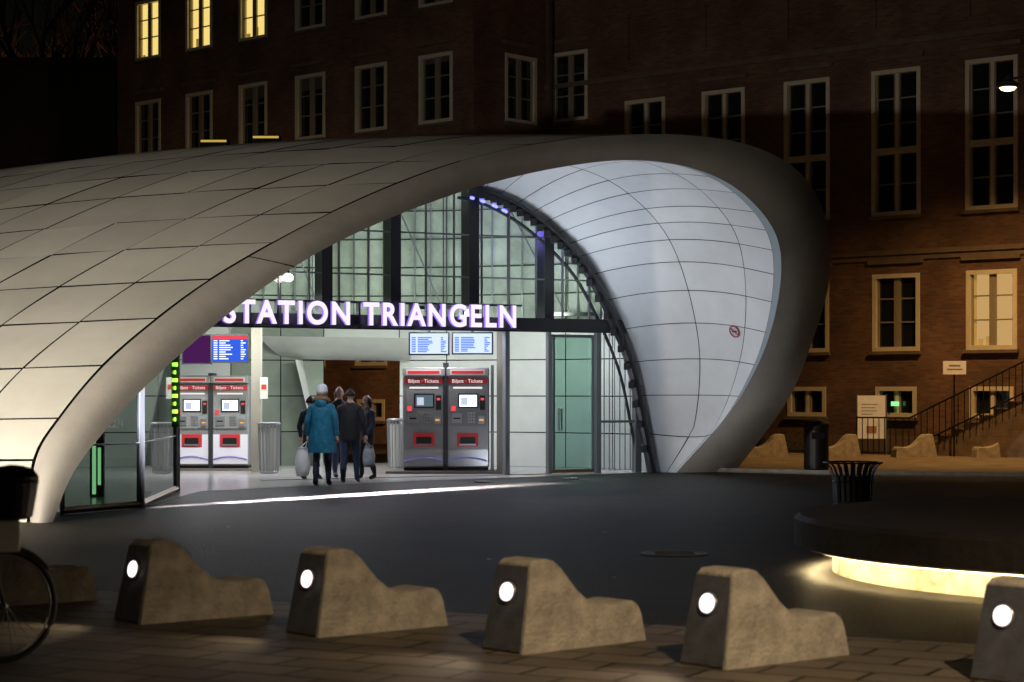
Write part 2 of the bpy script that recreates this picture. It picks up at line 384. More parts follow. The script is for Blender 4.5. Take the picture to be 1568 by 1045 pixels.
while s<fs(998):
    z=zG(s); z0=3.2 if s<sR else .02
    v+=[(s,0,min(z0,max(z-.01,0))),(s,0,z)]; s+=.1; k+=1
f=[(2*i,2*i+2,2*i+3,2*i+1) for i in range(k-1)]
mesh('upper_glass',v,f,glz,front).matrix_local=MF
b=B()
for a,c,y in ((848,912,.12),(855,922,.2)):
    b.add([(fs(a),y,.08),(fs(c),y,.08),(fs(c),y,2.85),(fs(a),y,2.85)],[(0,1,2,3)],glg)
b.add([(fs(920),0,.05),(fs(972),0,.05),(fs(972),0,2.9),(fs(920),0,2.9)],[(0,1,2,3)],glz)
b.make('door_glass',front).matrix_local=MF
b=B(); brz=mat('bronze',(.25,.14,.07),.4,metal=.5)
for a,c,y in ((848,912,.12),(855,922,.2)):
    A=fs(a);C=fs(c)
    b.box(A,C,y-.025,y+.025,0.02,.09,brz); b.box(A,C,y-.02,y+.02,2.82,2.88,gsteel)
    for q in (A,C): b.box(q-.02,q+.02,y-.02,y+.02,.09,2.82,gsteel)
    b.tube([(A+.15,y-.06,.9),(A+.15,y-.06,1.35)],.02,gsteel)
for k in range(6): b.box(fs(925+k*8)-.006,fs(925+k*8)+.006,-.012,.012,.05,2.9,gsteel)
b.box(fs(915),fs(975),-.03,.03,1.05,1.1,gsteel)
b.make('door_frames',front).matrix_local=MF
b=B(); pts=[G_(9-.0+11*k/60)-Vector((.05,.18,.06)) for k in range(61)]
b.tube(pts,.10,steel,8); b.tube([p+Vector((-.22,.05,-.16)) for p in pts],.035,steel,6)
for k in range(3,58,2):
    p=pts[k]+Vector((-.08,-.12,-.05)); b.box(p.x-.06,p.x+.06,p.y-.06,p.y+.06,p.z-.07,p.z+.07,steel)
blue=emat('blue_led',(.12,.12,1),5)
for k in (4,8,12,15): 
    p=pts[k]+Vector((-.16,-.0,-.13)); b.tube([p,p+(pts[k+2]-pts[k])*.7],.03,blue,6)
b.make('arch_frame',front)
p=pts[9]; light('blue_arch_lamp','POINT',p+Vector((-.35,2.2,-.5)),None,90,(.22,.16,1),front,shadow_soft_size=.1)
# station name
sg=empty('station_sign'); 
wl=emat('sign_white',(.92,.84,1),1.1); vio=emat('sign_side',(.30,.15,1),1.3)
t=text('letters','STATION TRIANGELN',.62,wl,Matrix(),sg,extrude=.04,offset=.018,space=1.2)
xs=[v.co.x for v in t.data.vertices]; zs=[v.co.y for v in t.data.vertices]
t.data.materials.append(vio)
for p in t.data.polygons:
    if abs(p.normal.z)<.5: p.material_index=1
x0=fs(333); x1=fs(778); sx=(x1-x0)/(max(xs)-min(xs)); sy=.46/(max(zs)-min(zs))
t.matrix_local=MF@Matrix.Translation((x0,-.32,2.98))@Matrix.Rotation(math.pi/2,4,'X')@Matrix.Diagonal((sx,sy,1,1))@Matrix.Translation((-min(xs),-min(zs),0))
b=B(); b.box(x0-.5,x1+.2,-.24,-.12,2.95,3.0,steel); b.box(x0-.5,x1+.2,-.24,-.12,3.42,3.46,steel)
for k in range(12): 
    s=x0+(x1-x0)*k/11; b.box(s-.02,s+.02,-.24,-.1,2.95,3.46,steel)
b.make('sign_rails',sg).matrix_local=MF
light('sign_glow','AREA',MF@Vector(((x0+x1)/2,-.45,3.2)),MF@Vector(((x0+x1)/2,-3,1.2)),9,(.55,.42,1),sg,shape='RECTANGLE',size=6,size_y=.3)
# left sliding door and side screen
b=B(); A=Vector((-6.2,27.0,0)); Mm=Vector((-5.42,28.6,0)); Bb=Vector((-5.70,33.3,0))
def pane(b,p,q,za,zb,m,fr=.035):
    b.add([p+Vector((0,0,.08)),q+Vector((0,0,.08)),q+Vector((0,0,zb)),p+Vector((0,0,za))],[(0,1,2,3)],m)
    b.tube([p,p+Vector((0,0,za))],fr,gsteel,4); b.tube([q,q+Vector((0,0,zb))],fr,gsteel,4)
    b.tube([p+Vector((0,0,.06)),q+Vector((0,0,.06))],.05,brz,4); b.tube([p+Vector((0,0,za)),q+Vector((0,0,zb))],.04,gsteel,4)
    b.tube([p+Vector((0,0,.95)),q+Vector((0,0,.95))],.015,gsteel,4)
gdk=glassmat('dark_glass',(.35,.42,.38),.06); gdk2=glassmat('smoked_glass',(.30,.33,.33),.12)
pane(b,A,Mm,1.5,2.25,gdk); pane(b,Mm,Bb,2.25,2.5,gdk2,.06)
b.make('side_screen',front)
text('door_lettering','INGÅNGEN',.17,mat('white_vinyl',(.8,.8,.78),.5,emit=(1,1,.9),es=.12),Matrix.Translation(A.lerp(Mm,.28)+Vector((-.01,-.02,1.18)))@Matrix.Rotation(math.atan2(1.6,.78),4,'Z')@Matrix.Rotation(math.pi/2,4,'X'),front,extrude=.002)
gx=emat('green_led',(.35,1,.06),3)
b=B()
for k in range(8): 
    p=at(266,642-k*12,33.0); b.box(p.x-.03,p.x+.03+.03*(k%2),p.y,p.y+.05,p.z-.035,p.z+.025,gx)
p=at(267,600,33.05); b.box(p.x-.07,p.x+.07,p.y+.06,p.y+.12,1.1,2.3,steel); b.box(p.x-.03,p.x+.03,p.y+.06,p.y+.1,0,1.1,steel)
b.make('green_status_light')
b=B(); p=at(148,700,31.5); gpale=emat('green_pale',(.45,1,.5),1.1)
b.box(p.x-.11,p.x+.11,p.y,p.y+.1,0,1.05,steel); b.box(p.x-.07,p.x-.01,p.y-.01,p.y-.003,.05,.95,gpale); b.box(p.x+.02,p.x+.07,p.y-.01,p.y-.003,.2,.8,gpale)
b.make('green_door_reflection')  # made-up glowing post standing in for a green reflection in the door glass
# ---------------------------------------------------------------- hall interior
hall=empty('hall_interior')
tile=mat('polished_tile',(.46,.45,.43),.2,noise_amt=.2,nscale=3)
mesh('floor',[(-6.6,27.2,.008),(-5.4,28.7,.008),(-5.3,33.3,.008),(-2.35,36.6,.008),(3.0,41.2,.008),(2.8,42,.008),(1,44.6,.008),(-3,46.5,.008),(-14,46.5,.008),(-14,36,.008)],[tuple(range(10))],tile,hall)
path=[Vector(p) for p in [(3.0,41.75,0),(2.2,42.9,0),(1.2,43.8,0),(-.1,44.5,0),(-1.5,45.0,0),(-2.6,45.2,0),(-4.35,45.3,0),(-5.3,44.9,0),(-6.4,44.6,0),(-8,44.3,0),(-10,43.6,0),(-13,41,0)]]
wallp=mat('hall_panel',(.62,.64,.62),.5,noise_amt=.1,nscale=2); wallg=mat('hall_panel_grey',(.22,.26,.22),.5,noise_amt=.25,nscale=2)
b=B()
for i in range(len(path)-1):
    p,q=path[i],path[i+1]; d=(q-p).normalized()
    for (z0,z1) in ((0,.78),(.78,1.6),(1.6,2.42),(2.42,3.2)):
        if i==5 and z1<2.43: continue
        g_=.012; a=p+d*g_; c=q-d*g_
        b.add([a+Vector((0,0,z0+g_)),c+Vector((0,0,z0+g_)),c+Vector((0,0,z1-g_)),a+Vector((0,0,z1-g_))],[(0,1,2,3)],wallg if i in(6,7) else wallp)
        if not(i==5): b.add([p+Vector((0,.04,z0)),q+Vector((0,.04,z0)),q+Vector((0,.04,z1)),p+Vector((0,.04,z1))],[(0,1,2,3)],jb)
p,q=path[5],path[6]
b.add([q,q+Vector((.0,-.8,0)),q+Vector((-.55,-1.0,2.42)),q+Vector((-.45,0,2.42))],[(0,1,2,3)],wallp)
sv=[];sf=[]
for i in range(9):
    u=i/8; z=2.95-.5*math.sin(u*math.pi/2); y=-1.3+1.25*u
    sv+=[q+Vector((-1.35+.6*u,y,z)),p+Vector((.35-.1*u,y,z-.05))]
sf=[(2*i,2*i+1,2*i+3,2*i+2) for i in range(8)]
b.add(sv,sf,wallp)
b.make('curved_wall',hall)
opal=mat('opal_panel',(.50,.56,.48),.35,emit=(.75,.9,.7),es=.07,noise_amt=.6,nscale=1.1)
b=B()
for i in range(len(path)-1):
    p,q=path[i],path[i+1]; n=max(1,int((q-p).length/.30))
    b.add([p+Vector((0,0,3.2)),q+Vector((0,0,3.2)),q+Vector((0,0,6.4)),p+Vector((0,0,6.4))],[(0,1,2,3)],opal)
    for k in range(n):
        c=p.lerp(q,k/n)+Vector((0,-.06,0)); b.box(c.x-.014,c.x+.014,c.y-.05,c.y+.04,3.2,6.4,steel if k==0 else gsteel)
    for z in (3.9,4.55,5.2,5.85): b.tube([p+Vector((0,-.08,z)),q+Vector((0,-.08,z))],.014,steel,4)
    if i%2==0: b.tube([p+Vector((0,-.3,3.4)),q+Vector((0,-.3,5.9))],.02,gsteel,5)
b.make('lattice_wall',hall)
b=B()
for px,Y,wd in ((392,41.0,.2),(768,40.6,.2)):
    x=(px-784)/F*Y; b.box(x-wd/2,x+wd/2,Y,Y+.25,0,3.2,mat('column_beige',(.36,.33,.28),.5))
x=(404-784)/F*40.9; b.box(x-.08,x+.08,40.9,40.93,1.55,2.0,mat('white_sign',(.75,.75,.7),.5)); b.box(x-.05,x+.05,40.89,40.898,1.75,1.85,mat('red_sign',(.6,.05,.04),.5))
b.make('columns',hall)
scr=emat('screen_blue',(.03,.10,.62),1.3); scp=emat('screen_pale',(.5,.6,1),1.5); scv=emat('screen_violet',(.16,.03,.22),.4); wt=emat('screen_text',(.8,.85,1),1.6); rd=emat('screen_red',(.9,.08,.1),1.0)
def display(px0,px1,py0,py1,Y,kind,tilt=0):
    a=at(px0,py1,Y); c=at(px1,py0,Y); e=empty('timetable_display',((a.x+c.x)/2,Y,(a.z+c.z)/2)); W=(c.x-a.x)/2; Hh=(c.z-a.z)/2
    b=B(); b.box(-W-.03,W+.03,.0,.09,-Hh-.03,Hh+.03,steel)
    b.add([(-W,-.004,-Hh),(W,-.004,-Hh),(W,-.004,Hh),(-W,-.004,Hh)],[(0,1,2,3)],{'b':scr,'p':scp,'v':scv}[kind])
    if kind!='v':
        rnd=random.Random(px0); tm=wt if kind=='b' else emat('screen_ink',(.1,.25,.9),1.0)
        if kind=='b': b.box(-W,W,-.008,-.005,Hh*.72,Hh,rd)
        n=9
        for k in range(n):
            z=Hh*.62-k*(Hh*1.55/n)
            b.box(-W*.92,-W*.70,-.008,-.005,z-.018,z+.004,tm); b.box(-W*.6,-W*.6+rnd.uniform(.3,.8)*W,-.008,-.005,z-.018,z+.004,tm); b.box(W*.62,W*.62+rnd.uniform(.1,.3)*W,-.008,-.005,z-.018,z+.004,tm)
    b.box(-.03,.03,.03,.07,Hh,Hh+.5,steel); b.make('screen',e)
display(325,379,514,554,41.2,'b'); display(280,322,514,556,41.4,'v'); display(628,686,511,542,40.0,'p'); display(694,753,511,541,40.05,'p')
# ticket machines
grey=mat('machine_grey',(.36,.36,.365),.35,metal=.4,noise_amt=.1); lgrey=mat('machine_panel',(.26,.26,.26),.4); red=mat('machine_red',(.55,.03,.04),.35,emit=(.9,.05,.05),es=.08)
hw=emat('header_white',(1,.93,.93),.9); scb=emat('ticket_screen',(.75,.88,1),2.4); blk=mat('black_plastic',(.01,.01,.01),.4); steelb=mat('brushed_steel',(.5,.5,.52),.3,metal=.8)
def machine(x,Y,hs,white):
    e=empty('ticket_machine',(x,Y,0)); e.scale=(1*hs,1,hs)
    b=B()
    b.box(-.44,.44,.0,.6,.12,2.02,grey); b.box(-.42,.42,.04,.55,0,.12,blk)
    b.box(-.44,.44,-.12,.6,2.02,2.2,grey); b.make('housing',e,bevel=.02)
    b=B()
    b.box(-.40,.40,-.015,-.003,1.86,1.97,red); b.box(-.36,.36,-.135,-.124,2.05,2.16,mat('header_grey',(.5,.45,.44),.4,emit=(1,.9,.9),es=.12))
    b.box(-.33,.33,-.142,-.137,2.07,2.13,red)
    b.box(-.3,.3,-.012,-.003,1.76,1.80,hw)
    b.box(-.38,.38,-.035,-.003,.98,1.72,lgrey)
    b.box(-.20,.22,-.05,-.037,1.36,1.66,blk); b.add([(-.17,-.053,1.39),(.19,-.053,1.39),(.19,-.053,1.63),(-.17,-.053,1.63)],[(0,1,2,3)],scb if white else emat('ticket_screen_dim',(.2,.3,.35),.5))
    b.box(-.14,.0,-.058,-.054,1.42,1.58,emat('screen_soft',(.6,.65,.8),1)); 
    b.box(.25,.36,-.05,-.036,1.32,1.62,blk); b.box(.27,.34,-.06,-.051,1.52,1.57,rd)
    b.box(-.34,-.25,-.05,-.036,1.3,1.4,rd)
    for r in range(4):
        for c in range(3): b.box(.0+c*.055,.04+c*.055,-.05,-.036,1.05+r*.06,1.09+r*.06,steelb)
    b.box(-.33,-.12,-.06,-.036,1.05,1.25,steelb); b.box(-.30,-.15,-.064,-.061,1.13,1.16,blk)
    b.box(.22,.35,-.07,-.036,1.03,1.2,steelb); b.box(.24,.33,-.075,-.071,1.1,1.12,emat('orange_led',(1,.4,.05),1.6))
    b.box(-.22,.22,-.03,-.003,.56,.84,red); b.box(-.16,.16,-.045,-.031,.62,.76,blk); b.box(-.17,.17,-.06,-.046,.585,.615,steelb)
    if white and hs<1: b.box(-.41,.41,-.02,-.004,.16,.54,mat('machine_base_white',(.62,.6,.62),.3,emit=(.8,.75,1),es=.25)); b.box(-.41,-.24,-.019,-.004,.54,.84,mat('machine_base_white',(.62,.6,.62),.3)); b.box(.24,.41,-.019,-.004,.54,.84,mat('machine_base_white',(.62,.6,.62),.3))
    else: b.box(-.42,.42,-.02,-.004,.16,.50,mat('machine_base',(.5,.5,.52),.25,metal=.5))
    b.make('controls',e)
    b=B(); pts=[(-.40+.8*k/20,-.03,.26+.07*math.sin(k/20*math.pi)) for k in range(21)]; b.tube(pts,.02,mat('base_reflection',(.3,.28,.45),.25,metal=.5,emit=(.3,.3,1),es=.15),5)  # violet reflection on the machine base, modelled as a faintly glowing tube
    b.make('base_reflection',e)
    text('lettering','Biljett · Tickets',.105,hw,Matrix.Translation((-.33,-.017,1.885))@Matrix.Rotation(math.pi/2,4,'X'),e,extrude=.001)
    return e
machine(-1.83,40.7,1.0,False); machine(-.92,40.7,1.0,True)
machine(-6.88,42.1,.93,True); machine(-6.06,42.1,.93,True)
b=B(); b.box(-1.43,-1.33,40.65,41.2,0,2.3,steel); b.box(-.44,-.38,40.6,41.3,0,2.25,gsteel); b.box(-6.52,-6.42,42.05,42.6,0,2.1,steel); b.make('machine_side_posts',hall)
b=B(); b.box(-2.6,-.1,40.3,41.4,.009,.06,mat('plinth',(.16,.13,.11),.6)); b.box(-7.4,-5.5,41.8,42.9,.009,.05,mat('plinth',(.16,.13,.11),.6)); b.make('plinths',hall)
def wbin(px,Y,h=1.05):
    x=(px-784)/F*Y; b=B()
    for k in range(18):
        t=2*math.pi*k/18; b.tube([(x+.2*math.cos(t),Y+.2*math.sin(t),.05),(x+.225*math.cos(t),Y+.225*math.sin(t),h)],.012,steelb,5)
    b.lathe([(.18,.0),(.2,.05),(.18,.06)],steelb,(x,Y,0),20); b.lathe([(.215,h-.04),(.24,h-.03),(.24,h),(.2,h+.02),(.12,h+.02),(.12,h)],steelb,(x,Y,0),24)
    b.lathe([(.15,.07),(.17,h-.1)],mat('bin_liner',(.5,.5,.48),.6),(x,Y,0),16)
    b.make('wire_litter_bin')
wbin(412,40.6); wbin(609,42.4,1.1)
b=B(); b.box(fs(400),fs(845),-.06,.06,.009,.02,gsteel)
for k in range(10): b.box(fs(786)+k*.06,fs(786)+k*.06+.03,-.30,-.12,.012,.016,mat('yellow_tread',(.5,.35,.05),.6))
b.make('threshold',front).matrix_local=MF
cool=(.95,.96,1.0)
for (x,y,z,p) in ((-6.4,40.2,3.35,115),(-4.2,41.2,3.3,70),(-1.4,39.9,3.35,90),(1.2,42.0,3.3,50),(-3.5,43.4,3.3,45)):
    e=empty('ceiling_lamp',(x,y,z)); b=B(); b.box(-.6,.6,-.1,.1,.02,.1,steel); b.box(-.01,.01,-.01,.01,.1,2.6,steel); b.make('casing',e)
    light('lamp','AREA',(0,0,0),(0,-.15,-1),p,cool,e,shape='RECTANGLE',size=1.1,size_y=.15)
for s in (0,2.5,5.0,7.2):
    p=MF@Vector((s,.9,3.35)); q=MF@Vector((s,5,5.0)); light('lattice_washer','AREA',p,q,85,(.92,1,.80),hall,shape='RECTANGLE',size=1.5,size_y=.1)
for s,pw in ((5.4,26),(6.6,26)):
    p=MF@Vector((s,-.6,3.35)); q=Sin(14.0,.35); light('beam_uplight','AREA',p,q,pw,(.84,.92,1),front,shape='DISK',size=.25)
for s,y,pw,tt,vv in ((6.3,-2.2,50,15.5,.35),(4.2,-2.6,42,13.0,.3)):
    p=MF@Vector((s,y,.06)); b=B(); b.lathe([(.16,-.05),(.16,-.035),(.12,-.03)],steel,tuple(p),20); b.make('shell_fill_housing',front)
    light('shell_fill_light','AREA',p,Sin(tt,vv),pw,(.82,.90,1),front,shape='DISK',size=.2)  # lights and housings added to brighten the inner shell more evenly
p=Vector((-3.4,32.6,4.15)); light('people_fill_spot','SPOT',p,(-3.1,35.8,.6),260,(.85,.9,1),front,spot_size=math.radians(44),spot_blend=.8,shadow_soft_size=.08)  # added fill without a fitting, brightens the people's near side
lp=MF@Vector((fs(434),-.25,3.85)); b=B(); b.lathe([(.03,-.05),(.09,-.02),(.09,.06),(.03,.1)],emat('flood_white',(1,.95,.85),14),tuple(lp),16); b.tube([lp+Vector((0,0,.1)),lp+Vector((0,.4,.6))],.02,steel); b.make('flood_lamp')
A0=Vector((-5.39,28.65,0)); A1=Vector((.68,36.4,0)); sd=(A1-A0).normalized()
N=8
for k in range(N):
    s=(k+.5)/N; tgt=A0.lerp(A1,s); best=min((abs(R_(2+9*j/200).x-tgt.x),2+9*j/200) for j in range(201))[1]
    P=Sin(best,.10); P=P+Vector((.0,.1,-.12)); 
    z=(P-tgt).normalized(); x=(sd-z*sd.dot(z)).normalized(); y=z.cross(x)
    l=bpy.data.lights.new('rim_downlight','AREA'); l.shape='RECTANGLE'; l.size=1.25; l.size_y=.20; l.spread=math.radians(11); 
    pw=[20,85,190,280,260,150,60,20][k]; l.energy=pw*2.4; l.color=(.88,.87,1)
    o=bpy.data.objects.new('rim_downlight',l); link(o,front); o.matrix_local=Matrix(((x.x,y.x,z.x,P.x),(x.y,y.y,z.y,P.y),(x.z,y.z,z.z,P.z),(0,0,0,1)))
P=Sin(17.4,.33); n=nrm(Sin,17.4,.33); 
if n.y>0: n=-n
q=n.to_track_quat('Z','Y').to_matrix().to_4x4(); b=B()
b.lathe([(.13,0),(.13,.012)],mat('sign_white_d',(.45,.45,.5),.4),(0,0,.01),28); 
ring=[(.12*math.cos(t*math.pi/16),.12*math.sin(t*math.pi/16),.03) for t in range(33)]; b.tube(ring,.013,mat('sign_red_d',(.35,.03,.05),.4),6,False); b.tube([(-.08,.08,.03),(.08,-.08,.03)],.011,mat('sign_red_d',(.35,.03,.05),.4),6)
b.box(-.07,.07,-.012,.012,.024,.03,blk)
o=b.make('no_smoking_sign'); o.matrix_world=Matrix.Translation(P)@q
P=Sin(10.3,.2); b=B(); b.lathe([(.03,.1),(.07,.05),(.08,0),(.055,-.06),(.02,-.08)],blk,tuple(P-Vector((0,.05,.02))),16); b.make('dome_camera',smooth=True)
# ---------------------------------------------------------------- people
skinm=mat('skin',(.55,.36,.27),.5)
def hand(b,org,side,m):
    org=Vector(org); b.lathe([(.012,0),(.028,-.02),(.036,-.055),(.034,-.085),(.02,-.095)],m,tuple(org),10,.55,1.15)
    for k,(l,r) in enumerate(((.062,.0085),(.072,.009),(.067,.0088),(.052,.0075))):
        y=.030-.02*k; p=org+Vector((0,y,-.085)); b.tube([p,p+Vector((-side*.008,.002,-l*.5)),p+Vector((-side*.028,.004,-l*.92))],[r,r*.95,r*.7],m,6)
    p=org+Vector((0,.03,-.035)); b.tube([p,p+Vector((-side*.012,.028,-.03)),p+Vector((-side*.02,.032,-.06))],[.011,.01,.008],m,6)
def person(name,loc,rot,ht,top,legs,shoe,hair,hat=None,coat=None,hood=None,stride=.12,arms=(0,.0),bags=(),slim=1.0,hairlen=0):
    e=empty(name,loc,rot); k=ht/1.72; e.scale=(k,k,k)
    bk=1.12*slim; aL,aR=arms
    J=[((0,0,.95),.150*bk,.105*bk),((0,0,1.12),.135*bk,.10*bk),((0,.0,1.30),.165*bk,.11*bk),((0,0,1.42),.10*bk,.085*bk),((0,.005,1.5),.055,.055),((0,.02,1.6),.06,.065)]
    E=[(0,1),(1,2),(2,3),(3,4),(4,5)]
    def add(p,r,par): J.append((p,r,r)); E.append((par,len(J)-1)); return len(J)-1
    wr=[]
    for s,a in ((-1,aL),(1,aR)):
        sh=add((s*.165*slim,0,1.385),.072*bk,3); el=add((s*.255*slim,-.04+a*.25,1.12+a*.04),.052*bk,sh); wz=.89+a*.22; q=(s*.265*slim,.04+a*.75,wz); add(q,.036*bk,el); wr.append((q,s))
        hp=add((s*.085,0,.88),.095*slim,0); kn=add((s*.095,s*stride*.5+.04,.5),.07*slim,hp); an=add((s*.095,s*stride-.02,.10),.048,kn); add((s*.105,s*stride+.13,.045),.042,an)
    me=bpy.data.meshes.new('sk'); me.from_pydata([j[0] for j in J],E,[]); o=bpy.data.objects.new('sk',me); link(o)
    md=o.modifiers.new('s','SKIN'); md.use_smooth_shade=True; md2=o.modifiers.new('u','SUBSURF'); md2.levels=2; md2.render_levels=2
    for i,j in enumerate(J): me.skin_vertices[0].data[i].radius=(j[1],j[2])
    me.skin_vertices[0].data[0].use_root=True
    bpy.context.view_layer.update(); nm=bpy.data.meshes.new_from_object(o.evaluated_get(bpy.context.evaluated_depsgraph_get())); bpy.data.objects.remove(o)
    nm.materials.clear()
    for m in (top,legs,shoe,skinm): nm.materials.append(m)
    for p in nm.polygons:
        c=p.center; p.use_smooth=True
        p.material_index=3 if (c.z>1.50 and abs(c.x)<.09) else 2 if c.z<.11 else 1 if (c.z<.92 and abs(c.x)<.185*slim) else 0
    for vtx in nm.vertices:
        nn=noise.noise(vtx.co*9)*.012; vtx.co+=vtx.normal*nn
    link(bpy.data.objects.new('body',nm),e)
    b=B(); vs=[];fc=[];n=20;mrow=14
    for i in range(mrow+1):
        ph=math.pi*i/mrow
        for j in range(n):
            th=2*math.pi*j/n; x=math.sin(ph)*math.cos(th); y=math.sin(ph)*math.sin(th); z=math.cos(ph)
            jaw=1-.28*max(0,-z)**1.2
            px_=x*.077*jaw; py_=y*.095*(1-.12*max(0,-z)) ; pz=z*.118
            if y>.75 and -.35<z<.1 and abs(x)<.3: py_+=.022*(1-abs(x)/.3)
            if y>.6 and .02<z<.25 and .25<abs(x)<.55: py_-=.010
            vs.append((px_,py_+.02,pz+1.635))
    for i in range(mrow):
        for j in range(n): j2=(j+1)%n; fc.append((i*n+j,(i+1)*n+j,(i+1)*n+j2,i*n+j2))
    b.add(vs,fc,skinm)
    for s in(-1,1):
        b.lathe([(.004,-.03),(.014,-.02),(.016,.01),(.006,.03)],skinm,(s*.078,.02,1.63),8,.6,1.1)
        b.lathe([(.003,-.008),(.011,0),(.003,.008)],blk,(s*.03,.104,1.655),8)
    b.box(-.025,.025,.098,.108,1.575,1.583,mat('lip_red',(.4,.12,.1),.5))
    hv=[]
    for i in range(9):
        z=1.76-.018*i*(1.0+hairlen*.3); rr=math.sin(math.pi*(i+.6)/14); hv.append((max(.02,rr*.102*1.0),z-1.635))
    vs=[];fc=[]
    for r_,z_ in hv:
        for j in range(n):
            th=2*math.pi*j/n; f_=(1 if math.sin(th)<.35 or z_>.055 else .55); vs.append((r_*math.cos(th)*.93*f_,.012+r_*math.sin(th)*1.12*f_,z_+1.635+.003*math.sin(j*5)))
    for i in range(8):
        for j in range(n): j2=(j+1)%n; fc.append((i*n+j,i*n+j2,(i+1)*n+j2,(i+1)*n+j))
    fc.append(tuple(range(n))[::-1]); b.add(vs,fc,hair)
    if hairlen: b.lathe([(.04,-.27),(.07,-.2),(.082,-.1),(.08,0)],hair,(0,-.03,1.64),14,1,.7)
    if hat:
        b.lathe([(.100,-.03),(.108,.0),(.108,.03),(.103,.045),(.100,.06),(.094,.095),(.066,.13),(.02,.145)],hat,(0,.012,1.655),22,.95,1.12)
    b.make('head',e,True)
    b=B()
    for q,s in wr: hand(b,Vector(q)+Vector((0,.0,.01)),s,skinm)
    b.make('hands',e,True)
    if coat:
        prof=coat['prof']; vs=[];fc=[];n=28
        for (z,rx,ry) in prof:
            for j in range(n):
                th=2*math.pi*j/n; wv=1+.03*math.sin(th*5+z*3)*(1.5-z)
                vs.append((rx*math.cos(th)*wv,ry*math.sin(th)*wv,z))
        for i in range(len(prof)-1):
            for j in range(n): j2=(j+1)%n; fc.append((i*n+j,i*n+j2,(i+1)*n+j2,(i+1)*n+j))
        fc.append(tuple((len(prof)-1)*n+j for j in range(n)))
        mesh('coat',vs,fc,top,e,True)
    if hood:
        b=B(); rnd=random.Random(2); ring=[]
        for j in range(29):
            th=2*math.pi*j/28; ring.append((.125*math.cos(th),-.035+.085*math.sin(th),1.50+.05*math.sin(th)*-1+rnd.uniform(-.008,.008)))
        b.tube(ring,[.035+rnd.uniform(-.008,.01) for _ in ring],hood,8,False)
        b.lathe([(.02,-.16),(.09,-.12),(.11,-.04),(.10,.02)],top,(0,-.09,1.50),16,1.0,.6); b.make('fur_hood',e,True)
    for (sd_,m_,z1,wb,dk) in bags:
        q=wr[0 if sd_<0 else 1][0]; x=q[0]+sd_*(.02+dk*.6); y=q[1]-.03; b=B(); zt=q[2]-.12
        vs=[];n=16; rows=6
        for i in range(rows+1):
            u=i/rows; z=zt-.08-(z1)*u; ww=wb*(.72+.35*math.sin(u*2.6)); dd=dk*(.75+.6*math.sin(u*2.7))
            for j in range(n): th=2*math.pi*j/n; vs.append((x+dd*math.cos(th),y+ww*math.sin(th)*(1+.05*math.sin(j*3+i)),z))
        fc=[(i*n+j,i*n+(j+1)%n,(i+1)*n+(j+1)%n,(i+1)*n+j) for i in range(rows) for j in range(n)]+[tuple(rows*n+j for j in range(n)),tuple(range(n))]
        b.add(vs,fc,m_); b.tube([(x-dk*.5,y,zt-.09),(q[0],q[1],zt+.03),(x+dk*.5,y,zt-.09)],.009,m_,5); b.make('shopping_bag',e,True)
    return e
teal=mat('teal_coat',(.008,.19,.33),.55,noise_amt=.5,nscale=14,bump=.6,bscale=24); blackc=mat('black_cloth',(.014,.014,.018),.7,noise_amt=.3,nscale=8,bump=.3)
navy=mat('navy_cloth',(.015,.02,.045),.75,noise_amt=.3,nscale=8,bump=.3); jeans=mat('jeans',(.03,.045,.10),.8,noise_amt=.3,nscale=12); fur=mat('fur',(.36,.23,.14),.9,noise_amt=.5,nscale=60,bump=1,bscale=90)
wool=mat('white_wool',(.85,.85,.88),.9,bump=.8,bscale=80); blond=mat('blond_hair',(.36,.20,.09),.6,noise_amt=.4,nscale=30); brown=mat('brown_hair',(.04,.02,.015),.6,noise_amt=.4,nscale=30); plast=mat('white_plastic_bag',(.88,.88,.92),.4,noise_amt=.12,nscale=9,emit=(1,1,1),es=.06); boot=mat('boots',(.02,.018,.016),.5)
plast2=mat('printed_bag',(.60,.64,.72),.4,noise_amt=.5,nscale=12)
person('woman_in_teal_coat',gr(493,746),math.radians(-6),1.76,teal,mat('dark_tights',(.03,.03,.06),.8),boot,blond,hat=wool,
  coat={'prof':[(.60,.250,.20),(.70,.250,.20),(.85,.235,.19),(1.0,.205,.17),(1.1,.188,.155),(1.2,.195,.16),(1.32,.21,.16),(1.40,.19,.14),(1.46,.11,.10)]},hood=fur,stride=.09,bags=[(-1,plast,.50,.17,.10)],hairlen=1)
person('man_in_black_jacket',gr(536,741),math.radians(-8),1.72,blackc,jeans,boot,brown,stride=.16,arms=(.1,.02),bags=[(1,plast2,.38,.15,.085)],slim=1.05,
  coat={'prof':[(.80,.185,.15),(.90,.19,.155),(1.05,.185,.15),(1.2,.20,.155),(1.34,.205,.15),(1.42,.16,.12),(1.47,.10,.09)]})
person('woman_in_navy_jacket',gr(563,736),math.radians(125),1.60,navy,blackc,boot,brown,stride=.1,arms=(.2,.1),bags=[(-1,mat('olive_bag',(.32,.33,.10),.6),.28,.12,.06)],slim=.95,hairlen=1)
person('woman_with_blond_hair',gr(519,733),math.radians(200),1.76,blackc,jeans,boot,blond,stride=.1,slim=.95,hairlen=1)
person('man_in_dark_coat',gr(475,736),math.radians(-30),1.58,navy,blackc,boot,brown,stride=.13,slim=1.0)
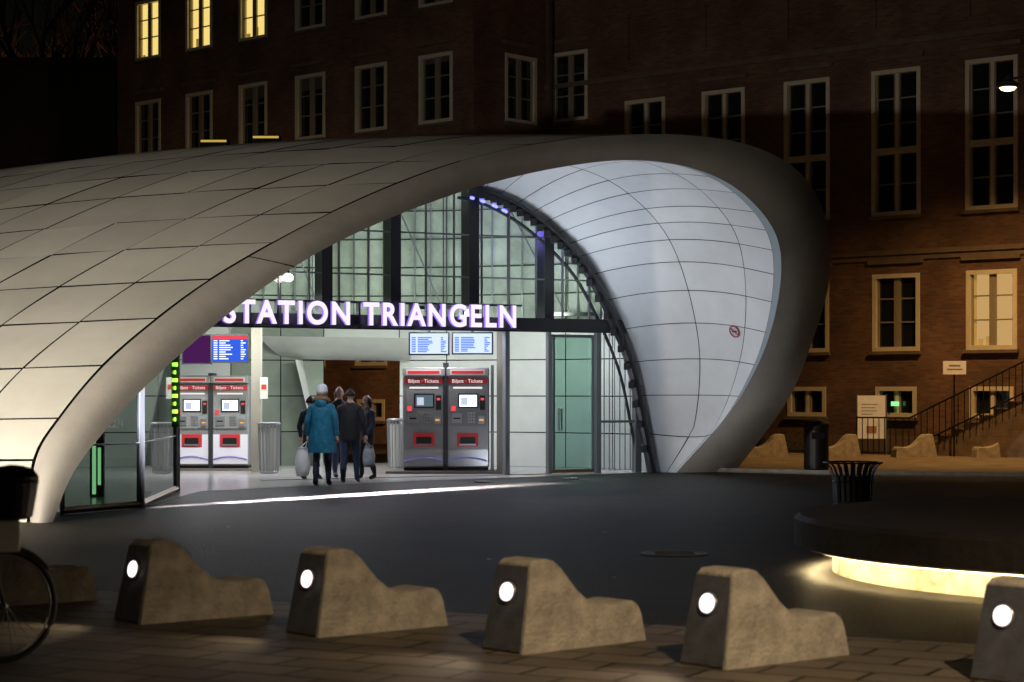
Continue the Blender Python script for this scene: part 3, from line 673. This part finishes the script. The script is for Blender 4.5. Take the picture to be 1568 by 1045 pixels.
# ---------------------------------------------------------------- concrete bollards
conc=mat('bollard_concrete',(.56,.50,.41),.85,noise_amt=.5,nscale=6,bump=.8,bscale=38)
plate=mat('lamp_face_plate',(.11,.115,.135),.6,noise_amt=.4,nscale=9,bump=.3)
def bollard(x,y,rot,lit,sc=1.0,energy=0):
    e=empty('concrete_bollard',(x,y,0),rot); e.scale=(sc,sc,sc)
    prof=[(0,0),(.11,.575),(.14,.60),(.26,.605),(.33,.585),(.40,.53),(.47,.45),(.54,.375),(.62,.315),(.72,.275),(.84,.26),(.95,.275),(1.03,.28),(1.07,.26),(1.10,.20),(1.13,0)]
    hwid=[.20,.165,.16,.158,.158,.16,.165,.17,.175,.18,.185,.19,.19,.188,.19,.205]
    vs=[];fc=[];n=len(prof)
    cols=[-1,-.88,0,.88,1]
    for (u,z),h_ in zip(prof,hwid):
        for c in cols: vs.append((u,c*h_+.2,z-(.018 if abs(c)==1 and z>0 else 0)))
    for i in range(n-1):
        for k in range(4): q=i*5+k; fc.append((q,q+1,q+6,q+5))
    for side,k in((0,0),(1,4)):
        base=len(vs)
        for (u,z),h_ in zip(prof,hwid): vs.append((u,(cols[k])*(.205)+.2,0))
        for i in range(n-1):
            a,c=i*5+k,(i+1)*5+k; bq,d=base+i,base+i+1
            fc.append((a,c,d,bq) if side==1 else (a,bq,d,c))
    mesh('body',vs,fc,conc,e,False)
    sl_=math.atan2(.11,.575)
    Mx=Matrix.Translation((.052,.2,.30))@Matrix.Rotation(sl_,4,'Y')
    b=B(); b.add([(-.010,-.185,-.285),(-.010,.185,-.285),(-.010,.150,.265),(-.010,-.150,.265),(-.002,-.185,-.285),(-.002,.185,-.285),(-.002,.150,.265),(-.002,-.150,.265)],[(0,3,2,1),(0,1,5,4),(1,2,6,5),(2,3,7,6),(3,0,4,7)],plate)
    b.make('face_plate',e).matrix_local=Mx
    n=28; R1=Matrix.Rotation(-math.pi/2,4,'Y')
    b=B(); b.lathe([(.070,.012),(.070,.024),(.058,.026)],steelb,(0,0,0),n)
    b.make('lamp_ring',e,True).matrix_local=Mx@Matrix.Translation((0,0,.09))@R1
    b=B(); b.lathe([(.060,.0265),(.058,.036),(.03,.044),(.005,.046)],emat('bollard_lamp',(1,.84,.82),2.6) if lit else dgl,(0,0,0),n)
    b.make('lamp_lens',e,True).matrix_local=Mx@Matrix.Translation((0,0,.09))@R1
    if lit:
        light('lamp','SPOT',(-.07,.2,.40),(-1.9,.3,.0),energy,(1,.78,.54),e,spot_size=math.radians(95),spot_blend=.8,shadow_soft_size=.05)
    return e
rot=math.atan2(.65,.76)
for x,y in ((-4.25,15.25),(-2.70,14.25),(-1.335,13.49),(.067,12.62),(1.30,11.92),(2.96,11.25)):
    bollard(x,y,rot+random.uniform(-.03,.03),True,1.0,20)
for px in (1205,1316,1433,1556):
    Y=50.5; bollard((px-784)/F*Y,Y+.5,math.radians(190),False,1.0)
# ---------------------------------------------------------------- round planter bench with LED base
e=empty('round_bench',(6.05,18.3,0)); sm=mat('bench_dark_stone',(.045,.038,.032),.6,noise_amt=.5,nscale=2,bump=.5,bscale=14)
b=B(); b.lathe([(3.0,.235),(3.32,.235),(3.38,.26),(3.38,.50),(3.33,.54),(2.2,.55),(.3,.56)],sm,n=96); b.make('seat_slab',e)
b=B(); b.lathe([(3.02,.0),(3.02,.232)],mat('base_limestone',(.72,.64,.48),.85,noise_amt=.75,nscale=2.6,bump=1,bscale=7),n=96)
b.make('base',e)
b=B(); ring=[(3.26*math.cos(t*math.pi/48),3.26*math.sin(t*math.pi/48),.226) for t in range(97)]; b.tube(ring,.006,emat('led_warm',(1,.78,.42),8),6,False); b.make('led_ring',e)
for k in range(15):
    t=math.radians(140+k*11); p=(3.22*math.cos(t),3.22*math.sin(t),.20)
    light('led','AREA',p,(3.10*math.cos(t),3.10*math.sin(t),0.02),6.0,(1,.76,.38),e,shape='RECTANGLE',size=.6,size_y=.04)
p=gr(1306,779); b=B(); bm=mat('bin_black_steel',(.015,.015,.017),.45,metal=.3)
for k in range(22):
    t=2*math.pi*k/22; c,s=math.cos(t),math.sin(t); q=Vector((-s,c,0))*.025
    pr=[(.27,.05),(.285,.30),(.30,.48),(.35,.60),(.42,.665)]
    vs=[]
    for r,z in pr: vs+= [Vector((p.x+c*r,p.y+s*r,z))-q,Vector((p.x+c*r,p.y+s*r,z))+q]
    b.add(vs,[(2*i,2*i+1,2*i+3,2*i+2) for i in range(4)],bm)
for r,z in((.27,.06),(.29,.40),(.42,.67)): b.tube([(p.x+r*math.cos(a*math.pi/16),p.y+r*math.sin(a*math.pi/16),z) for a in range(33)],.014,bm,6,False)
b.lathe([(.24,.03),(.25,.35),(.262,.47)],bm,(p.x,p.y,0),22); b.lathe([(.12,0),(.2,.03)],bm,(p.x,p.y,0),16); b.make('slatted_litter_bin')
p=gr(1250,720); b=B(); b.lathe([(.24,0),(.27,.03),(.27,.88),(.29,.90),(.29,1.0),(.25,1.06),(.1,1.10)],bm,(p.x,p.y,0),28); b.box(p.x-.14,p.x+.14,p.y-.285,p.y-.26,.68,.82,blk); b.make('cylindrical_litter_bin',smooth=False)
# ---------------------------------------------------------------- notice board, steps, railing, sign at the building
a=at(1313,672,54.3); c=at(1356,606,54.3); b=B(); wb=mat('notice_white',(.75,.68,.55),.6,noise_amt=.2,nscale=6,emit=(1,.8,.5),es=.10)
b.box(a.x,c.x,54.3,54.36,a.z,c.z,wb); b.box(a.x-.03,a.x,54.27,54.39,0,c.z+.03,gsteel); b.box(c.x,c.x+.03,54.27,54.39,0,c.z+.03,gsteel)
ink=mat('notice_ink',(.25,.2,.18),.7)
for k in range(4): b.box(a.x+.1,a.x+.1+random.uniform(.3,.55),54.29,54.297,c.z-.25-k*.09,c.z-.235-k*.09,ink)
b.box(a.x+.25,c.x-.25,54.29,54.297,a.z+.15,a.z+.35,mat('notice_pic',(.4,.25,.16),.6)); b.make('notice_board')
b=B()
for k in range(10):
    u=14.5+.4*k; b.box(u,19.2 if k<9 else 30,-2.4,-.1,.18*k,.18*(k+1)-.003,stepst); b.box(u-.03,u+.1,-2.42,-.1,.18*(k+1)-.002,.18*(k+1)+.018,stepst)
o=b.make('stone_steps'); o.matrix_world=MR
b=B(); irn=mat('black_iron',(.012,.012,.013),.5,metal=.3)
for k in range(26):
    u=14.3+.18*k; z=max(0,(u-14.5))/4*1.8; b.tube([(u,-2.45,max(z-.1,0)),(u,-2.45,z+1.0)],.014,irn,5)
for zz in (1.0,.2): b.tube([(14.2,-2.45,zz),(14.5,-2.45,zz),(18.5,-2.45,1.8+zz),(19.5,-2.45,1.8+zz)],.025,irn,6)
for k in range(8): u=12.9+.17*k; b.tube([(u,-2.45,0),(u,-2.45,1.0)],.014,irn,5)
b.tube([(12.9,-2.45,1.0),(14.2,-2.45,1.0)],.025,irn,6); b.make('iron_railing').matrix_world=MR
b=B(); p=MR@Vector((15.9,-2.6,0)); b.box(p.x-.3,p.x+.3,p.y,p.y+.03,2.15,2.5,wb); b.box(p.x-.2,p.x+.2,p.y-.006,p.y-.003,2.27,2.3,ink); b.box(p.x-.15,p.x+.15,p.y-.006,p.y-.003,2.36,2.4,ink); b.tube([(p.x,p.y+.06,0),(p.x,p.y+.06,2.4)],.025,irn,6); b.make('entrance_sign')
b=B(); p=MR@Vector((12.75,-.1,0)); b.box(p.x-.11,p.x+.11,p.y-.03,p.y,1.3,1.42,emat('exit_green',(.25,1,.3),1.3)); b.make('exit_sign')
leaf=mat('dark_shrub_leaf',(.03,.035,.015),.8); b=B(); rnd=random.Random(9)
for k in range(1500):
    u=rnd.gauss(8.6,.8); y=-.9+rnd.gauss(0,.25); z=abs(rnd.gauss(.1,.22)); c=MR@Vector((u,y,z)); d=Vector((rnd.uniform(-1,1),rnd.uniform(-1,1),rnd.uniform(-1,1))).normalized(); e_=d.orthogonal().normalized()
    b.add([c-d*.05,c+e_*.025,c+d*.05,c-e_*.025],[(0,1,2,3)],leaf)
b.make('low_shrub')
# ---------------------------------------------------------------- street lamps
def lamp(x,y,h,hx,hy,power,col,target,size=120,blend=.8):
    e=empty('street_lamp',(0,0,0)); b=B(); pm=mat('pole_grey',(.12,.12,.12),.5,metal=.4)
    b.tube([(x,y,0),(x,y,h*.5),(x,y,h+.25)],[.09,.075,.05],pm,12); b.tube([(x,y,h+.2),((x+hx)/2,(y+hy)/2,h+.42),(hx,hy,h+.2)],.03,pm,8); b.lathe([(.13,0),(.13,.4),(.09,.45)],pm,(x,y,0),14)
    b.lathe([(.24,0),(.27,.02),(.22,.12),(.10,.2),(.05,.28)],pm,(hx,hy,h),24); b.make('pole_and_shade',e)
    b=B(); b.lathe([(.05,-.09),(.15,-.06),(.2,-.01)],emat('sodium_lens',(1,.72,.38),9),(hx,hy,h),20); b.make('lens',e,True)
    light('lamp','SPOT',(hx,hy,h-.14),target,power,col,e,spot_size=math.radians(size),spot_blend=blend,shadow_soft_size=.15)
warm=(1,.54,.18)
lamp(14.6,48.2,9.15,12.15,48,2800,warm,(11.0,49.6,0),128)            # visible one, upper right
lamp(-1.2,52.0,5.5,-1.8,52.4,2600,(1,.56,.22),(-6,62,0),110)         # behind the shell
lamp(-11.2,18.6,3.8,-10.3,19.0,8200,(1,.90,.74),(-7.6,27,.9),95,1)   # left of the plaza
lamp(5.0,.4,9.6,4.4,.7,7500,(1,.76,.48),(2.8,11.6,0),44,1)           # behind the viewer's shoulder
# ---------------------------------------------------------------- bicycle at the left edge
e=empty('bicycle',(-3.19,12.25,0),math.radians(35)); tyre=mat('tyre',(.012,.012,.012),.7); paint=mat('bike_paint',(.05,.06,.07),.3); chrome=mat('chrome',(.4,.4,.4),.3,metal=1)
b=B()
for cx in (0,-1.06):
    b.tube([(cx+.345*math.cos(a*math.pi/24),0,.36+.345*math.sin(a*math.pi/24)) for a in range(49)],.019,tyre,8,False)
    b.tube([(cx+.318*math.cos(a*math.pi/24),0,.36+.318*math.sin(a*math.pi/24)) for a in range(49)],.009,chrome,6,False)
    for k in range(28):
        a=2*math.pi*k/28; b.tube([(cx+.02*math.cos(a+1.2),(.025 if k%2 else -.025),.36+.02*math.sin(a+1.2)),(cx+.31*math.cos(a),0,.36+.31*math.sin(a))],.002,chrome,4,False)
    b.tube([(cx,-.05,.36),(cx,.05,.36)],.022,chrome,10)
b.make('wheels',e,True)
b=B()
for y in(-.05,.05): b.tube([(0,y,.36),(-.09,y,.68),(-.11,0,.72)],.012,paint)
b.tube([(-.10,0,.68),(-.17,0,.98)],.02,paint); b.tube([(-.11,0,.72),(-.62,0,.32)],.02,paint); b.tube([(-.15,0,.88),(-.75,0,.78)],.016,paint)
b.tube([(-.62,0,.30),(-.78,0,.92)],.018,paint)
for y in(-.05,.05): b.tube([(-.62,y*.6,.30),(-1.06,y,.36)],.011,paint); b.tube([(-.75,y*.5,.80),(-1.06,y,.36)],.009,paint)
b.tube([(-.22,-.3,1.06),(-.15,-.2,1.08),(-.17,0,1.02),(-.15,.2,1.08),(-.22,.3,1.06)],.012,chrome); 
b.lathe([(.02,0),(.09,.02),(.1,.05),(.03,.07)],blk,(-.80,0,.92),14,1.3,.9)
b.lathe([(.09,-.012),(.09,.012)],chrome,(-.62,0,.30),18); b.tube([(-.62,-.1,.30),(-.5,-.1,.17)],.01,chrome); b.tube([(-.62,.1,.30),(-.74,.1,.43)],.01,chrome)
for cx in(0,-1.06): b.tube([(cx+.375*math.cos(a*math.pi/20),0,.36+.375*math.sin(a*math.pi/20)) for a in range(4 if cx==0 else 0,17)],.014,mat('mudguard',(.06,.06,.06),.4),6,False)
b.make('frame',e,True)
b=B()
for k in range(20):
    a=2*math.pi*k/20; b.tube([(.07+.11*math.cos(a),.14*math.sin(a),.92),(.07+.15*math.cos(a),.19*math.sin(a),1.14)],.006,blk,4)
for z,s_ in((.92,1),(1.0,1.12),(1.07,1.25),(1.14,1.38)): b.tube([(.07+.11*s_*math.cos(a*math.pi/10),.14*s_*math.sin(a*math.pi/10),z) for a in range(21)],.007,blk,5,False)
b.lathe([(.08,-.02),(.12,.0),(.15,.18),(.155,.25),(.12,.30),(.03,.32)],mat('basket_cover',(.02,.02,.025),.6),(.07,0,.92),20,1,1.25)
b.make('basket',e)
b=B(); b.box(-.08,.09,-.09,.09,.70,.90,mat('white_box',(.5,.5,.47),.5)); b.lathe([(.02,0),(.04,.02),(.045,.07)],chrome,(.02,0,.86),14); b.make('front_rack_plate',e,bevel=.015)
